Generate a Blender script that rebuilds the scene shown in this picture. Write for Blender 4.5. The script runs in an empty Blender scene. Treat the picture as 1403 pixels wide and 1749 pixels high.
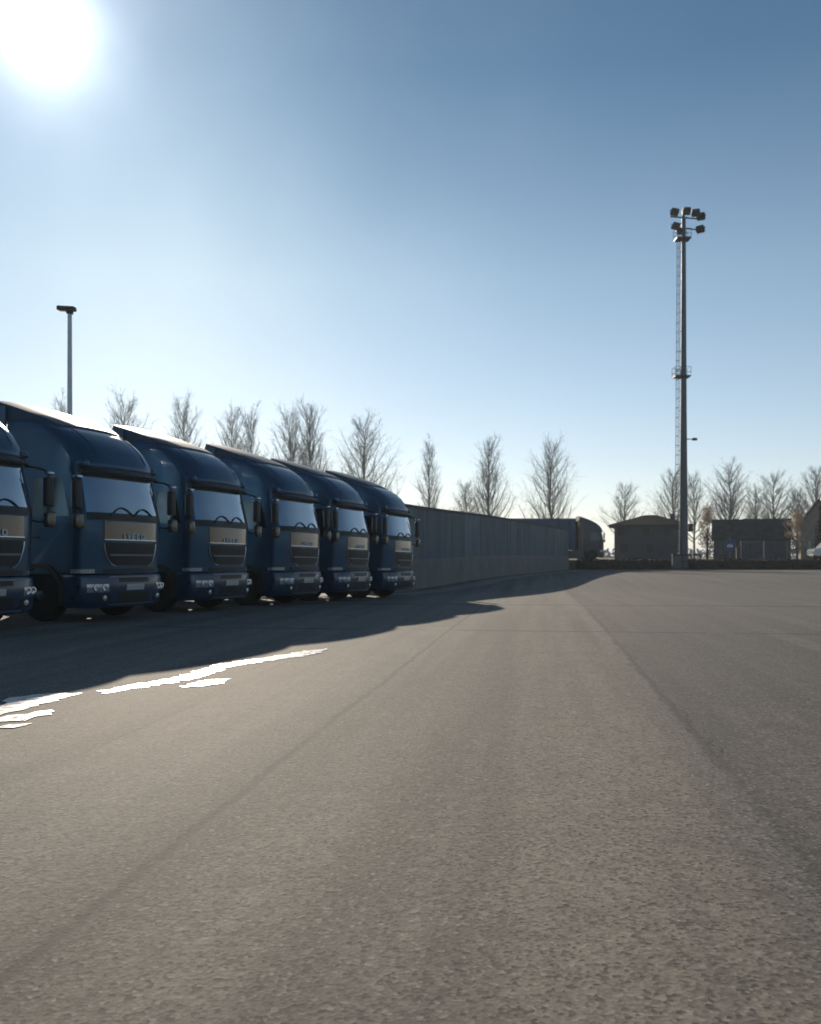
import bpy, bmesh, math, random
from mathutils import Vector, Matrix
R = math.radians
S = bpy.context.scene
COL = S.collection

# ------------------------------------------------------------------ camera
F = 1560.0; HZ = 951.0; CH = 1.3          # focal length and horizon row in photo pixels, eye height
cam = bpy.data.cameras.new('camera'); camo = bpy.data.objects.new('camera', cam); COL.objects.link(camo)
camo.location = (0, 0, CH); camo.rotation_euler = (R(90), 0, 0)
cam.sensor_width = 36; cam.lens = 36*F/1749; cam.shift_y = (HZ-874.5)/1749
cam.clip_end = 6000; cam.clip_start = .05
cam.dof.use_dof = True; cam.dof.focus_distance = 5.0; cam.dof.aperture_fstop = 4.0
S.camera = camo
# ------------------------------------------------------------------ sky, sun, exposure
SUN_AZ, SUN_EL = -15.6, 18.5               # degrees, azimuth measured from the view direction (+Y), negative = left
wd = bpy.data.worlds.new('World'); S.world = wd; wd.use_nodes = True
nt = wd.node_tree; N = nt.nodes; Lk = nt.links
bg = N['Background']; out = N['World Output']
sky = N.new('ShaderNodeTexSky'); sky.sky_type = 'NISHITA'; sky.sun_disc = False
sky.sun_elevation = R(SUN_EL); sky.sun_rotation = R(SUN_AZ)
sky.air_density = 1.0; sky.dust_density = .15; sky.ozone_density = 1.2; sky.altitude = 0
hs = N.new('ShaderNodeHueSaturation'); hs.inputs['Saturation'].default_value = .9; hs.inputs['Value'].default_value = 1.0
Lk.new(sky.outputs[0], hs.inputs['Color'])
def wmath(op, a, b=None, c=None):
    n = N.new('ShaderNodeMath'); n.operation = op
    for i, v in enumerate((a, b, c)):
        if v is None: continue
        if isinstance(v, (int, float)): n.inputs[i].default_value = v
        else: Lk.new(v, n.inputs[i])
    return n.outputs[0]
tc = N.new('ShaderNodeTexCoord')
dn = N.new('ShaderNodeVectorMath'); dn.operation = 'NORMALIZE'; Lk.new(tc.outputs['Generated'], dn.inputs[0])
HAZ, HEL = -22.0, 28.2                     # the bright aureole of the sun
sd = Vector((math.sin(R(HAZ))*math.cos(R(HEL)), math.cos(R(HAZ))*math.cos(R(HEL)), math.sin(R(HEL))))
dt = N.new('ShaderNodeVectorMath'); dt.operation = 'DOT_PRODUCT'; Lk.new(dn.outputs[0], dt.inputs[0]); dt.inputs[1].default_value = sd
ang = wmath('ARCCOSINE', wmath('MINIMUM', dt.outputs['Value'], 1.0))
wn = N.new('ShaderNodeTexNoise'); wn.inputs['Scale'].default_value = 7; wn.inputs['Detail'].default_value = 3; Lk.new(dn.outputs[0], wn.inputs['Vector'])
ang = wmath('MULTIPLY', ang, wmath('ADD', .65, wmath('MULTIPLY', wn.outputs['Fac'], .7)))
def lobe(amp, width, p=2.0):
    q = wmath('POWER', wmath('DIVIDE', ang, R(width)), p)
    return wmath('MULTIPLY', wmath('POWER', math.e, wmath('MULTIPLY', q, -1.0)), amp)
gl = wmath('ADD', wmath('ADD', lobe(12.0, 2.6), lobe(8.5, 4.4, .82)), lobe(1.35, 14.0, 1.3))
gc = N.new('ShaderNodeMixRGB'); gc.blend_type = 'MULTIPLY'; gc.inputs[0].default_value = 1
gc.inputs[1].default_value = (.95, 1.0, 1.05, 1); Lk.new(gl, gc.inputs[2])
# low pale air near the horizon
sx = N.new('ShaderNodeSeparateXYZ'); Lk.new(dn.outputs[0], sx.inputs[0])
hz = wmath('MULTIPLY', wmath('POWER', math.e, wmath('MULTIPLY', wmath('MAXIMUM', sx.outputs['Z'], 0.0), -5.2)), 3.6)
back = wmath('ADD', wmath('MULTIPLY', wmath('MAXIMUM', sx.outputs['Y'], -.4), .55), .45)
hz = wmath('MULTIPLY', hz, back)
hc = N.new('ShaderNodeMixRGB'); hc.blend_type = 'MULTIPLY'; hc.inputs[0].default_value = 1
hc.inputs[1].default_value = (.95, 1.0, 1.05, 1); Lk.new(hz, hc.inputs[2])
a1 = N.new('ShaderNodeMixRGB'); a1.blend_type = 'ADD'; a1.inputs[0].default_value = 1
cr_ = N.new('ShaderNodeValToRGB'); Lk.new(sx.outputs['Z'], cr_.inputs[0]); e = cr_.color_ramp.elements
e[0].position = 0; e[0].color = (.90, .90, 1.06, 1); e[1].position = 1; e[1].color = (.22, .48, .68, 1)
q_ = e.new(.29); q_.color = (.76, .93, 1.0, 1); q_ = e.new(.47); q_.color = (.33, .61, .77, 1)
tn = N.new('ShaderNodeMixRGB'); tn.blend_type = 'MULTIPLY'; tn.inputs[0].default_value = 1
Lk.new(hs.outputs[0], tn.inputs[1]); Lk.new(cr_.outputs[0], tn.inputs[2])
Lk.new(tn.outputs[0], a1.inputs[1]); Lk.new(gc.outputs[0], a1.inputs[2])
a2 = N.new('ShaderNodeMixRGB'); a2.blend_type = 'ADD'; a2.inputs[0].default_value = 1
Lk.new(a1.outputs[0], a2.inputs[1]); Lk.new(hc.outputs[0], a2.inputs[2])
Lk.new(a2.outputs[0], bg.inputs['Color']); bg.inputs['Strength'].default_value = .085
sl = bpy.data.lights.new('sun', 'SUN'); slo = bpy.data.objects.new('sun', sl); COL.objects.link(slo)
sl.energy = 5.0; sl.angle = R(.5); sl.color = (1.0, .87, .70)
sv = Vector((math.sin(R(SUN_AZ))*math.cos(R(SUN_EL)), math.cos(R(SUN_AZ))*math.cos(R(SUN_EL)), math.sin(R(SUN_EL))))
slo.rotation_euler = sv.to_track_quat('Z', 'Y').to_euler(); slo.location = (-20, 50, 30)
S.view_settings.view_transform = 'Standard'; S.view_settings.look = 'None'
S.view_settings.exposure = 0.0; S.view_settings.gamma = 1
S.render.engine = 'CYCLES'
S.render.resolution_x = 821; S.render.resolution_y = 1024
S.cycles.max_bounces = 6; S.cycles.use_denoising = True

# ------------------------------------------------------------------ materials
class MT:
    def __init__(s, name):
        s.m = bpy.data.materials.new(name); s.m.use_nodes = True
        s.t = s.m.node_tree; s.n = s.t.nodes; s.l = s.t.links; s.b = s.n['Principled BSDF']
        s.tc = s.n.new('ShaderNodeTexCoord')
    def noise(s, scale, detail=4, rough=.55, vec=None, stretch=None):
        n = s.n.new('ShaderNodeTexNoise'); n.inputs['Scale'].default_value = scale
        n.inputs['Detail'].default_value = detail; n.inputs['Roughness'].default_value = rough
        v = vec or s.tc.outputs['Object']
        if stretch:
            mp = s.n.new('ShaderNodeMapping'); s.l.new(v, mp.inputs[0]); mp.inputs['Scale'].default_value = stretch[0]
            mp.inputs['Rotation'].default_value = (0, 0, stretch[1]); v = mp.outputs[0]
        s.l.new(v, n.inputs['Vector']); return n.outputs['Fac']
    def math(s, op, a, b=None, c=None, clamp=False):
        n = s.n.new('ShaderNodeMath'); n.operation = op; n.use_clamp = clamp
        for i, v in enumerate((a, b, c)):
            if v is None: continue
            if isinstance(v, (int, float)): n.inputs[i].default_value = v
            else: s.l.new(v, n.inputs[i])
        return n.outputs[0]
    def ramp(s, f, lo, hi, a=0.0, b=1.0):
        n = s.n.new('ShaderNodeMapRange'); s.l.new(f, n.inputs[0])
        for i, v in zip((1, 2, 3, 4), (lo, hi, a, b)): n.inputs[i].default_value = v
        return n.outputs[0]
    def mix(s, f, a, b, mode='MIX'):
        n = s.n.new('ShaderNodeMixRGB'); n.blend_type = mode
        if isinstance(f, (int, float)): n.inputs[0].default_value = f
        else: s.l.new(f, n.inputs[0])
        for i, v in ((1, a), (2, b)):
            if isinstance(v, tuple): n.inputs[i].default_value = (*v, 1)
            else: s.l.new(v, n.inputs[i])
        return n.outputs[0]
    def set(s, col=None, rough=None, metal=None, **k):
        for nm, v in (('Base Color', col), ('Roughness', rough), ('Metallic', metal)):
            if v is None: continue
            if isinstance(v, tuple): s.b.inputs[nm].default_value = (*v, 1)
            elif isinstance(v, (int, float)): s.b.inputs[nm].default_value = v
            else: s.l.new(v, s.b.inputs[nm])
        for a, v in k.items(): s.b.inputs[a.replace('_', ' ')].default_value = v
        return s
    def bump(s, h, strength=.3, dist=.01):
        n = s.n.new('ShaderNodeBump'); s.l.new(h, n.inputs['Height'])
        n.inputs['Strength'].default_value = strength; n.inputs['Distance'].default_value = dist
        s.l.new(n.outputs[0], s.b.inputs['Normal']); return s
def simple(name, col, rough, metal=0, var=.25, scale=6, bump=0, **k):
    t = MT(name); n = t.noise(scale)
    d = tuple(c*(1-var) for c in col); e = tuple(min(1, c*(1+var)) for c in col)
    t.set(t.mix(t.ramp(n, .3, .7), d, e), t.ramp(n, .3, .7, max(0, rough-.06), rough+.06), metal, **k)
    if bump: t.bump(t.noise(scale*8), bump, .01)
    return t.m
paint = MT('blue_paint')
_n = paint.noise(1.4, 3)
paint.set(paint.mix(paint.ramp(_n, .3, .7), (.014, .072, .140), (.019, .088, .170)), paint.ramp(paint.noise(3), .3, .7, 0.34, .44), .45, Specular_IOR_Level=.3, Coat_Weight=.4, Coat_Roughness=.09, Coat_IOR=1.5)
_z = paint.n.new('ShaderNodeSeparateXYZ'); paint.l.new(paint.tc.outputs['Object'], _z.inputs[0])
_d = paint.math('MULTIPLY', paint.ramp(_z.outputs['Z'], .9, 1.9, .45, 0), paint.ramp(paint.noise(5, 6, .7), .3, .7))
paint.l.new(paint.mix(_d, paint.b.inputs['Base Color'].links[0].from_socket, (.07, .065, .058)), paint.b.inputs['Base Color'])
M = dict(
    paint=paint.m,
    bumper=simple('bumper_blue', (.010, .042, .095), .33, .15, Coat_Weight=.6, Coat_Roughness=.1),
    spoiler=simple('matt_blue_spoiler', (.022, .060, .105), .52, .2, .15, Specular_IOR_Level=.4),
    black=simple('black_plastic', (.012, .013, .015), .5, 0, .2),
    glass=simple('dark_glass', (.01, .013, .017), .05, 0, .1, Coat_Weight=.5),
    screen=simple('windscreen_glass', (.33, .40, .47), .09, .85, .10, 1.2, Coat_Weight=1.0),
    gloss=simple('gloss_panel', (.080, .063, .049), .25, .75, .12, 2, Coat_Weight=1.0, Coat_Roughness=.08),
    chrome=simple('chrome', (.6, .62, .65), .18, 1, .1),
    lens=simple('headlight_lens', (.42, .46, .5), .18, .35, .2, 20, Coat_Weight=1.0),
    plate=simple('plate_white', (.5, .5, .47), .5, 0, .1),
    mirror=simple('mirror_shell', (.13, .12, .10), .25, .6, .15),
    rubber=simple('tyre_rubber', (.015, .015, .015), .85),
    rim=simple('wheel_rim', (.09, .09, .1), .4, .7),
    steel=simple('dark_steel', (.03, .033, .036), .55, .4),
    galv=simple('galvanised_steel', (.20, .22, .24), .5, .5, .15, 3),
    mast=simple('mast_steel', (.085, .10, .12), .5, .5, .15, 2),
    polepaint=simple('pale_pole_paint', (.62, .66, .66), .5, .1, .1, 3),
    tarp=simple('blue_tarp', (.03, .075, .14), .6, 0, .2, 1.5),
    greycab=simple('grey_cab_paint', (.03, .04, .055), .45, .2, .15, Coat_Weight=.2),
    bark=simple('bark', (.2, .195, .18), .9, 0, .3),
    twig=simple('twigs', (.32, .32, .29), .9, 0, .3, 1),
    twigdark=simple('dark_twigs', (.30, .30, .28), .9, 0, .3, 1),
    dry=simple('dry_brown_leaves', (.6, .44, .31), .8, 0, .4, 1),
    needle=simple('conifer_needles', (.022, .034, .026), .8, 0, .4, 2),
    hedge=simple('hedge_leaves', (.028, .034, .022), .8, 0, .5, 3),
    roofdark=simple('dark_roof_tiles', (.014, .015, .017), .97, 0, .25, 2, .4, Specular_IOR_Level=.1),
    roofmoss=simple('weathered_roof', (.055, .055, .05), .95, 0, .35, 1.2, .5),
    render=simple('grey_render', (.075, .085, .10), .9, 0, .18, .8, .2),
    wooddark=simple('dark_boarding', (.10, .10, .095), .85, 0, .3, 1.5, .3),
    signblue=simple('sign_blue', (.015, .06, .17), .5, 0, .1),
    signwhite=simple('sign_white', (.75, .8, .85), .5, 0, .05),
    white=simple('white_vehicle_paint', (.55, .58, .6), .3, .0, .05, Coat_Weight=.7),
)
# thin-walled light leaves
for k in ('dry',):
    pass
# wall: cast concrete panels
w = MT('cast_panels')
n1 = w.noise(.5, 5); n2 = w.noise(9, 6, .6); st = w.noise(1.2, 4, .6, None, ((1.4, 1.4, .12), 0))
c = w.mix(w.ramp(n1, .3, .7), (.17, .20, .23), (.225, .245, .265))
c = w.mix(w.ramp(st, .42, .66, 0, .6), c, (.075, .085, .095)); sp = w.n.new('ShaderNodeSeparateXYZ'); w.l.new(w.tc.outputs['Object'], sp.inputs[0])
wnn = w.n.new('ShaderNodeTexWhiteNoise'); wnn.noise_dimensions = '1D'; w.l.new(w.math('FLOOR', w.math('DIVIDE', w.math('SUBTRACT', sp.outputs['X'], .2), 4.0)), wnn.inputs['W'])
c = w.mix(w.ramp(wnn.outputs['Value'], 0, 1, 0, .4), c, (.085, .10, .12))
w.set(c, .85).bump(n2, .4, .01); M['panel'] = w.m
w = MT('plinth_concrete')
c = w.mix(w.ramp(w.noise(.7, 5), .3, .7), (.20, .19, .175), (.26, .248, .23))
c = w.mix(w.ramp(w.noise(1.5, 5, .6, None, ((1, 1, .2), 0)), .5, .75, 0, .4), c, (.13, .13, .125)); w.set(c, .9).bump(w.noise(12), .4, .01); M['plinth'] = w.m

# asphalt
g = MT('asphalt')
P = g.tc.outputs['Object']
sep = g.n.new('ShaderNodeSeparateXYZ'); g.l.new(P, sep.inputs[0]); X, Y = sep.outputs['X'], sep.outputs['Y']
wob = g.math('MULTIPLY', g.math('SUBTRACT', g.noise(.9, 5, .6), .5), .10)
wob2 = g.math('MULTIPLY', g.math('SUBTRACT', g.noise(9, 3, .6), .5), .03)
wb = g.math('ADD', wob, wob2)
ta = R(8.25); ca, sa = math.cos(ta), math.sin(ta)
# u = distance across the paving lanes, v = along them
u = g.math('ADD', g.math('SUBTRACT', g.math('MULTIPLY', X, ca), g.math('MULTIPLY', Y, sa)), wb)
v = g.math('ADD', g.math('ADD', g.math('MULTIPLY', X, sa), g.math('MULTIPLY', Y, ca)), wb)
u1 = -1.25*ca-2.78*sa; u2 = 1.66*ca-3.69*sa
broken = g.noise(.55, 3, .5, None, ((1, .6, 1), 0))
cr = None
def seam(coord, pos, w0, lo, hi, amp):
    global cr
    amp = amp*.95
    d = g.math('ABSOLUTE', g.math('SUBTRACT', coord, pos))
    k = g.math('MULTIPLY', g.ramp(d, w0*.25, w0, 1, 0), g.ramp(broken, lo, hi, 0, amp))
    cr = k if cr is None else g.math('MAXIMUM', cr, k)
seam(u, u1, .05, .25, .45, .6)
seam(u, u1-.22, .20, .35, .6, .28)
seam(u, u2, .055, .30, .5, .6)
seam(u, u2+.2, .22, .35, .6, .3)
seam(u, u1-1.38, .016, .45, .6, .5)
seam(g.math('ADD', u, g.math('MULTIPLY', g.noise(.8, 5, .65), .9)), u2+.45, .022, .38, .5, .8)
seam(g.math('ADD', v, g.math('MULTIPLY', g.noise(.7, 5, .65), 1.5)), 9.6, .016, .5, .6, .6)
seam(u, u2+3.6, .03, .4, .6, .5)
seam(v, 26.0, .30, .0, .01, .9)
seam(v, 16.2, .13, .38, .5, .9)
seam(v, 36.5, .12, .42, .55, .6)
base = g.mix(g.ramp(g.noise(.22, 5, .55), .32, .68), (.265, .228, .184), (.325, .281, .227))
cb_ = g.n.new('ShaderNodeCombineXYZ'); g.l.new(g.math('MULTIPLY', u, 1.5), cb_.inputs[0]); g.l.new(g.math('MULTIPLY', v, .045), cb_.inputs[1])
base = g.mix(g.ramp(g.noise(1.0, 5, .62, cb_.outputs[0]), .42, .60, 0, .6), base, (.070, .064, .057))
cb2 = g.n.new('ShaderNodeCombineXYZ'); g.l.new(g.math('MULTIPLY', u, .8), cb2.inputs[0]); g.l.new(g.math('MULTIPLY', v, .03), cb2.inputs[1])
base = g.mix(g.ramp(g.noise(1.3, 3, .5, cb2.outputs[0]), .5, .68, 0, .5), base, (.225, .205, .178))
base = g.mix(g.ramp(g.noise(2.6, 6, .75), .48, .72, 0, .45), base, (.075, .069, .062))   # long faint tyre wear
base = g.mix(g.ramp(g.noise(1.6, 4, .6, None, ((.22, 1, 1), R(8.25))), .5, .75, 0, .25), base, (.18, .166, .148))
# lane tone steps on the two sides of a joint
lane = g.math('GREATER_THAN', u, u2)
base = g.mix(g.math('MULTIPLY', lane, .50), base, (.080, .071, .060))
lane2 = g.math('LESS_THAN', u, u1)
base = g.mix(g.math('MULTIPLY', lane2, .18), base, (.18, .165, .146))
tl = g.math('GREATER_THAN', v, 26.0)
base = g.mix(g.math('MULTIPLY', tl, .12), base, (.10, .096, .09))
# worn pale band beside the right joint
bd = g.math('ABSOLUTE', g.math('SUBTRACT', u, u2-.10))
base = g.mix(g.ramp(bd, .02, .14, .28, 0), base, (.20, .19, .17))
# darker repaired panel
def inside(c_, lo, hi): return g.math('MULTIPLY', g.ramp(c_, lo-.04, lo+.04, 0, 1), g.ramp(c_, hi-.04, hi+.04, 1, 0))
base = g.mix(g.math('MULTIPLY', g.math('MULTIPLY', inside(u, u2+.35, u2+2.6), inside(v, 8.2, 16.0)), .34), base, (.085, .08, .073))
base = g.mix(g.math('MULTIPLY', g.math('MULTIPLY', inside(u, u1+.5, u1+1.7), inside(v, 5.0, 40.0)), .16), base, (.10, .093, .084))
# oil blotches
bl = g.noise(.45, 4, .65)
base = g.mix(g.ramp(bl, .60, .72, 0, .55), base, (.045, .043, .041))
# aggregate: dark and pale stones
vo = g.n.new('ShaderNodeTexVoronoi'); vo.inputs['Scale'].default_value = 60; g.l.new(P, vo.inputs['Vector'])
vs = g.n.new('ShaderNodeSeparateColor'); g.l.new(vo.outputs['Color'], vs.inputs[0])
base = g.mix(g.ramp(vs.outputs[0], .55, 1, 0, .8), base, (.030, .028, .026))
base = g.mix(g.ramp(vs.outputs[1], .78, 1, 0, .55), base, (.42, .38, .32))
vo2 = g.n.new('ShaderNodeTexVoronoi'); vo2.inputs['Scale'].default_value = 42; g.l.new(P, vo2.inputs['Vector'])
vs2 = g.n.new('ShaderNodeSeparateColor'); g.l.new(vo2.outputs['Color'], vs2.inputs[0])
base = g.mix(g.ramp(vs2.outputs[0], .45, 1, 0, .36), base, (.042, .038, .034))
base = g.mix(g.ramp(g.noise(26, 7, .8), .46, .66, 0, .42), base, (.060, .054, .047))
base = g.mix(g.ramp(g.noise(4.5, 6, .7), .50, .70, 0, .30), base, (.095, .084, .07))
base = g.mix(cr, base, (.028, .027, .026))
g.set(base, .85, 0)
g.b.inputs['Specular IOR Level'].default_value = .35
bh = g.math('ADD', g.math('MULTIPLY', vo.outputs['Distance'], .6), g.math('MULTIPLY', g.noise(30, 5, .7), .8))
bh = g.math('SUBTRACT', bh, g.math('MULTIPLY', cr, 1.5))
g.bump(bh, .28, .006)
M['asphalt'] = g.m
# grass / verge
g = MT('dry_grass')
c = g.mix(g.ramp(g.noise(.05, 5), .35, .65), (.17, .135, .085), (.10, .11, .05))
c = g.mix(g.ramp(g.noise(4, 6, .7), .4, .7, 0, .5), c, (.22, .18, .12)); g.set(c, .95).bump(g.noise(20), .6, .05); M['grass'] = g.m
g = MT('gravel')
c = g.mix(g.ramp(g.noise(25, 6, .7), .35, .65), (.22, .19, .15), (.38, .34, .28)); g.set(c, .95).bump(g.noise(40), .6, .02); M['gravel'] = g.m
g = MT('streak_white')
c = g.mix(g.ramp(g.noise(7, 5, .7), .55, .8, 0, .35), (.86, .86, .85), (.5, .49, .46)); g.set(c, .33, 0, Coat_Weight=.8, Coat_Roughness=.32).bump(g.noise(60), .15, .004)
al = g.ramp(g.noise(9, 9, .8), .38, .50); g.l.new(al, g.b.inputs['Alpha']); M['streak'] = g.m

# ------------------------------------------------------------------ mesh helpers
class MB:
    def __init__(s): s.v = []; s.f = []
    def add(s, vs, fs):
        o = len(s.v); s.v += [tuple(p) for p in vs]; s.f += [tuple(i+o for i in f) for f in fs]; return s
    def box(s, x0, x1, y0, y1, z0, z1, b=0.0, seg=2):
        if b <= 0:
            vs = [(x, y, z) for z in (z0, z1) for y in (y0, y1) for x in (x0, x1)]
            return s.add(vs, [(0, 2, 3, 1), (4, 5, 7, 6), (0, 1, 5, 4), (2, 6, 7, 3), (0, 4, 6, 2), (1, 3, 7, 5)])
        bm = bmesh.new(); bmesh.ops.create_cube(bm, size=1)
        for q in bm.verts: q.co = Vector(((x0+x1)/2+q.co.x*(x1-x0), (y0+y1)/2+q.co.y*(y1-y0), (z0+z1)/2+q.co.z*(z1-z0)))
        bmesh.ops.bevel(bm, geom=bm.edges[:], offset=b, segments=seg, profile=.6, affect='EDGES')
        bm.verts.index_update()
        s.add([q.co[:] for q in bm.verts], [[q.index for q in f.verts] for f in bm.faces]); bm.free(); return s
    def tube(s, pts, rad, n=8, caps=True):
        pts = [Vector(p) for p in pts]; k = len(pts); rads = rad if isinstance(rad, (list, tuple)) else [rad]*k
        vs = []; fs = []
        d0 = (pts[1]-pts[0]).normalized(); up = Vector((0, 0, 1)) if abs(d0.z) < .9 else Vector((1, 0, 0))
        a = d0.cross(up).normalized()
        for i, p in enumerate(pts):
            d = ((pts[min(i+1, k-1)]-pts[max(i-1, 0)])).normalized()
            a = (a-d*a.dot(d)).normalized(); b = d.cross(a)
            for j in range(n):
                t = 2*math.pi*j/n; vs.append(p+(a*math.cos(t)+b*math.sin(t))*rads[i])
        for i in range(k-1):
            for j in range(n):
                fs.append((i*n+j, i*n+(j+1) % n, (i+1)*n+(j+1) % n, (i+1)*n+j))
        if caps: fs.append(tuple(range(n-1, -1, -1))); fs.append(tuple((k-1)*n+j for j in range(n)))
        return s.add(vs, fs)
    def lathe(s, prof, n=24, axis='z', c=(0, 0, 0)):
        vs = []; fs = []; k = len(prof)
        for (r, h) in prof:
            for j in range(n):
                t = 2*math.pi*j/n; p = (r*math.cos(t), r*math.sin(t), h)
                if axis == 'x': p = (h, p[0], p[1])
                if axis == 'y': p = (p[0], h, p[1])
                vs.append((p[0]+c[0], p[1]+c[1], p[2]+c[2]))
        for i in range(k-1):
            for j in range(n): fs.append((i*n+j, i*n+(j+1) % n, (i+1)*n+(j+1) % n, (i+1)*n+j))
        fs.append(tuple(range(n-1, -1, -1))); fs.append(tuple((k-1)*n+j for j in range(n)))
        return s.add(vs, fs)
    def prism(s, poly, axis, a, b):
        # polygon extruded: axis 'x': poly=(y,z); 'y': poly=(x,z); 'z': poly=(x,y)
        def P(p, t): return (t, p[0], p[1]) if axis == 'x' else (p[0], t, p[1]) if axis == 'y' else (p[0], p[1], t)
        n = len(poly); vs = [P(p, a) for p in poly]+[P(p, b) for p in poly]
        fs = [tuple(range(n)), tuple(range(2*n-1, n-1, -1))]+[(i, i+n, (i+1) % n+n, (i+1) % n) for i in range(n)]
        return s.add(vs, fs)
    def build(s, name, mat, parent=None, smooth=False, loc=None, sharp=35):
        me = bpy.data.meshes.new(name); me.from_pydata(s.v, [], s.f); me.update()
        if True:
            bm = bmesh.new(); bm.from_mesh(me); bmesh.ops.recalc_face_normals(bm, faces=bm.faces[:])
            bm.to_mesh(me); bm.free()
        me.materials.append(mat)
        if smooth:
            me.shade_smooth(); me.set_sharp_from_angle(angle=R(sharp))
        o = bpy.data.objects.new(name, me); COL.objects.link(o)
        if parent: o.parent = parent
        if loc: o.location = loc
        return o
def empty(name, loc=(0, 0, 0), rot=(0, 0, 0)):
    o = bpy.data.objects.new(name, None); COL.objects.link(o); o.location = loc; o.rotation_euler = rot; o.empty_display_size = .3; return o
def tag(o, label, cat, group=None):
    o['label'] = label; o['category'] = cat
    if group: o['group'] = group
    return o
def struct(o, kind='structure'): o['kind'] = kind; return o
def copy_tree(o, parent=None):
    c = o.copy(); COL.objects.link(c)
    if parent: c.parent = parent
    for ch in list(o.children): copy_tree(ch, c)
    return c
def at(px, Z): return (px-701.5)/F*Z          # world x of a photo column at depth Z
def zh(py, Z): return CH+(HZ-py)/F*Z         # world z of a photo row at depth Z

# ------------------------------------------------------------------ ground
UP = .95                                     # the land beyond the yard is this much higher
def gz(x, y): return -.28*math.exp(-((y-42)/13.0)**2)
def grid(name, xs, ys, zf, mat):
    m = MB(); nx = len(xs)
    m.v = [(x, y, zf(x, y)) for y in ys for x in xs]
    m.f = [(j*nx+i, j*nx+i+1, (j+1)*nx+i+1, (j+1)*nx+i) for j in range(len(ys)-1) for i in range(nx-1)]
    return m.build(name, mat, smooth=True)
def frange(a, b, n): return [a+(b-a)*i/n for i in range(n+1)]
ydet = frange(-25, 15, 6)[:-1]+frange(15, 75, 60)[:-1]+frange(75, 93.0, 4)
def base_z(x, y):
    if y > 93.3: return UP + (0 if y < 200 else 0)
    if -60 <= x <= 70 and y >= -25: return gz(x, y)-.06
    return gz(x, y)-.02
struct(grid('ground', [-2500, -600, -150, -60.1]+frange(-60, 70, 10)+[70.1, 200, 700, 2500], [-600, -100, -25.1]+ydet+[93.25, 93.35, 110, 150, 260, 600, 1500, 4500], base_z, M['grass']))
struct(grid('asphalt_yard', frange(-60, 70, 13), ydet, gz, M['asphalt']))
# flat glossy white streaks lying along the edge of the trucks' shade, measured in the photo
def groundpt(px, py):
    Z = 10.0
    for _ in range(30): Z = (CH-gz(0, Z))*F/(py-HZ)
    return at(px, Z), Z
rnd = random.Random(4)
def streak(poly, label=None):
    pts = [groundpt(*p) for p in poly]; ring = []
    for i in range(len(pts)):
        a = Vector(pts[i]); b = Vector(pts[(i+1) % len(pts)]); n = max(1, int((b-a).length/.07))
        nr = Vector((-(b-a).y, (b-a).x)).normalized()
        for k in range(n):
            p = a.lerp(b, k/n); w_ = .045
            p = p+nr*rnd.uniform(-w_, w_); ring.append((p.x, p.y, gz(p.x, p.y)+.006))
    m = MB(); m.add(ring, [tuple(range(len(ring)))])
    return struct(m.build('white_streak', M['streak']))
streak([(-60, 1232), (-60, 1212), (0, 1205), (20, 1192), (60, 1187), (140, 1184), (120, 1191), (60, 1206), (0, 1222)])
streak([(168, 1181), (215, 1172), (300, 1158), (345, 1143), (380, 1134), (450, 1124), (520, 1112), (565, 1107), (540, 1118), (480, 1127), (400, 1138), (340, 1158), (260, 1172), (180, 1185)])
streak([(308, 1175), (330, 1167), (360, 1162), (390, 1160), (380, 1167), (340, 1174)])
streak([(-60, 1240), (0, 1226), (45, 1219), (97, 1213), (85, 1221), (40, 1231), (0, 1236), (-60, 1248)])
streak([(-60, 1248), (0, 1241), (50, 1236), (45, 1241), (0, 1245), (-60, 1254)])

# ------------------------------------------------------------------ trucks
def interp(tab, z):
    if z <= tab[0][0]: return tab[0][1]
    for (a, p), (b, q) in zip(tab, tab[1:]):
        if z <= b: return p+(q-p)*(z-a)/(b-a)
    return tab[-1][1]
YF = [(.28, .10), (.36, .02), (.7, -.03), (.93, 0), (.97, .05), (1.2, .05), (1.62, .035), (2.02, .04), (2.2, .07), (2.6, .15), (3.05, .25), (3.12, .20), (3.2, .20), (3.33, .26), (3.55, .40), (3.72, .58), (3.85, .76), (3.95, .95), (4.03, 1.17), (4.10, 1.45), (4.15, 1.75), (4.18, 2.0)]
HW = [(.28, 1.2), (.4, 1.25), (.93, 1.25), (.97, 1.22), (2.1, 1.24), (3.05, 1.18), (3.3, 1.17), (3.9, 1.15), (4.1, 1.12), (4.18, 1.05)]
DC = [(.28, .5), (.95, .5), (2.1, .42), (3.05, .42), (3.3, .46), (3.8, .55), (4.18, .4)]
NX = 2.7
def ysurf(x, z, grow=0.0):
    h = interp(HW, z)+grow; d = interp(DC, z); t = min(1, abs(x)/h)
    return interp(YF, z)-grow+d*(1-(1-t**NX)**(1/NX))
def ring(z, yrear, grow=0.0, nf=30, ns=4):
    h = interp(HW, z)+grow; pts = []
    yr = max(yrear, interp(YF, z)+.02)
    front = []
    for i in range(nf+1):
        t = -math.pi/2+math.pi*i/nf
        x = h*math.copysign(abs(math.sin(t))**.8, math.sin(t)); front.append((x, min(ysurf(x, z, grow), yr), z))
    L = [(-h, yr+(front[0][1]-yr)*k/ns, z) for k in range(ns)]
    Rr = [(h, front[-1][1]+(yr-front[-1][1])*(k+1)/ns, z) for k in range(ns)]
    return L+front+Rr
def loft(m, rings):
    n = len(rings[0]); o = []
    for r in rings: o += r
    fs = [(i*n+j, i*n+(j+1) % n, (i+1)*n+(j+1) % n, (i+1)*n+j) for i in range(len(rings)-1) for j in range(n)]
    fs += [tuple(range(n)), tuple((len(rings)-1)*n+j for j in range(n-1, -1, -1))]
    m.add(o, fs)
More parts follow.
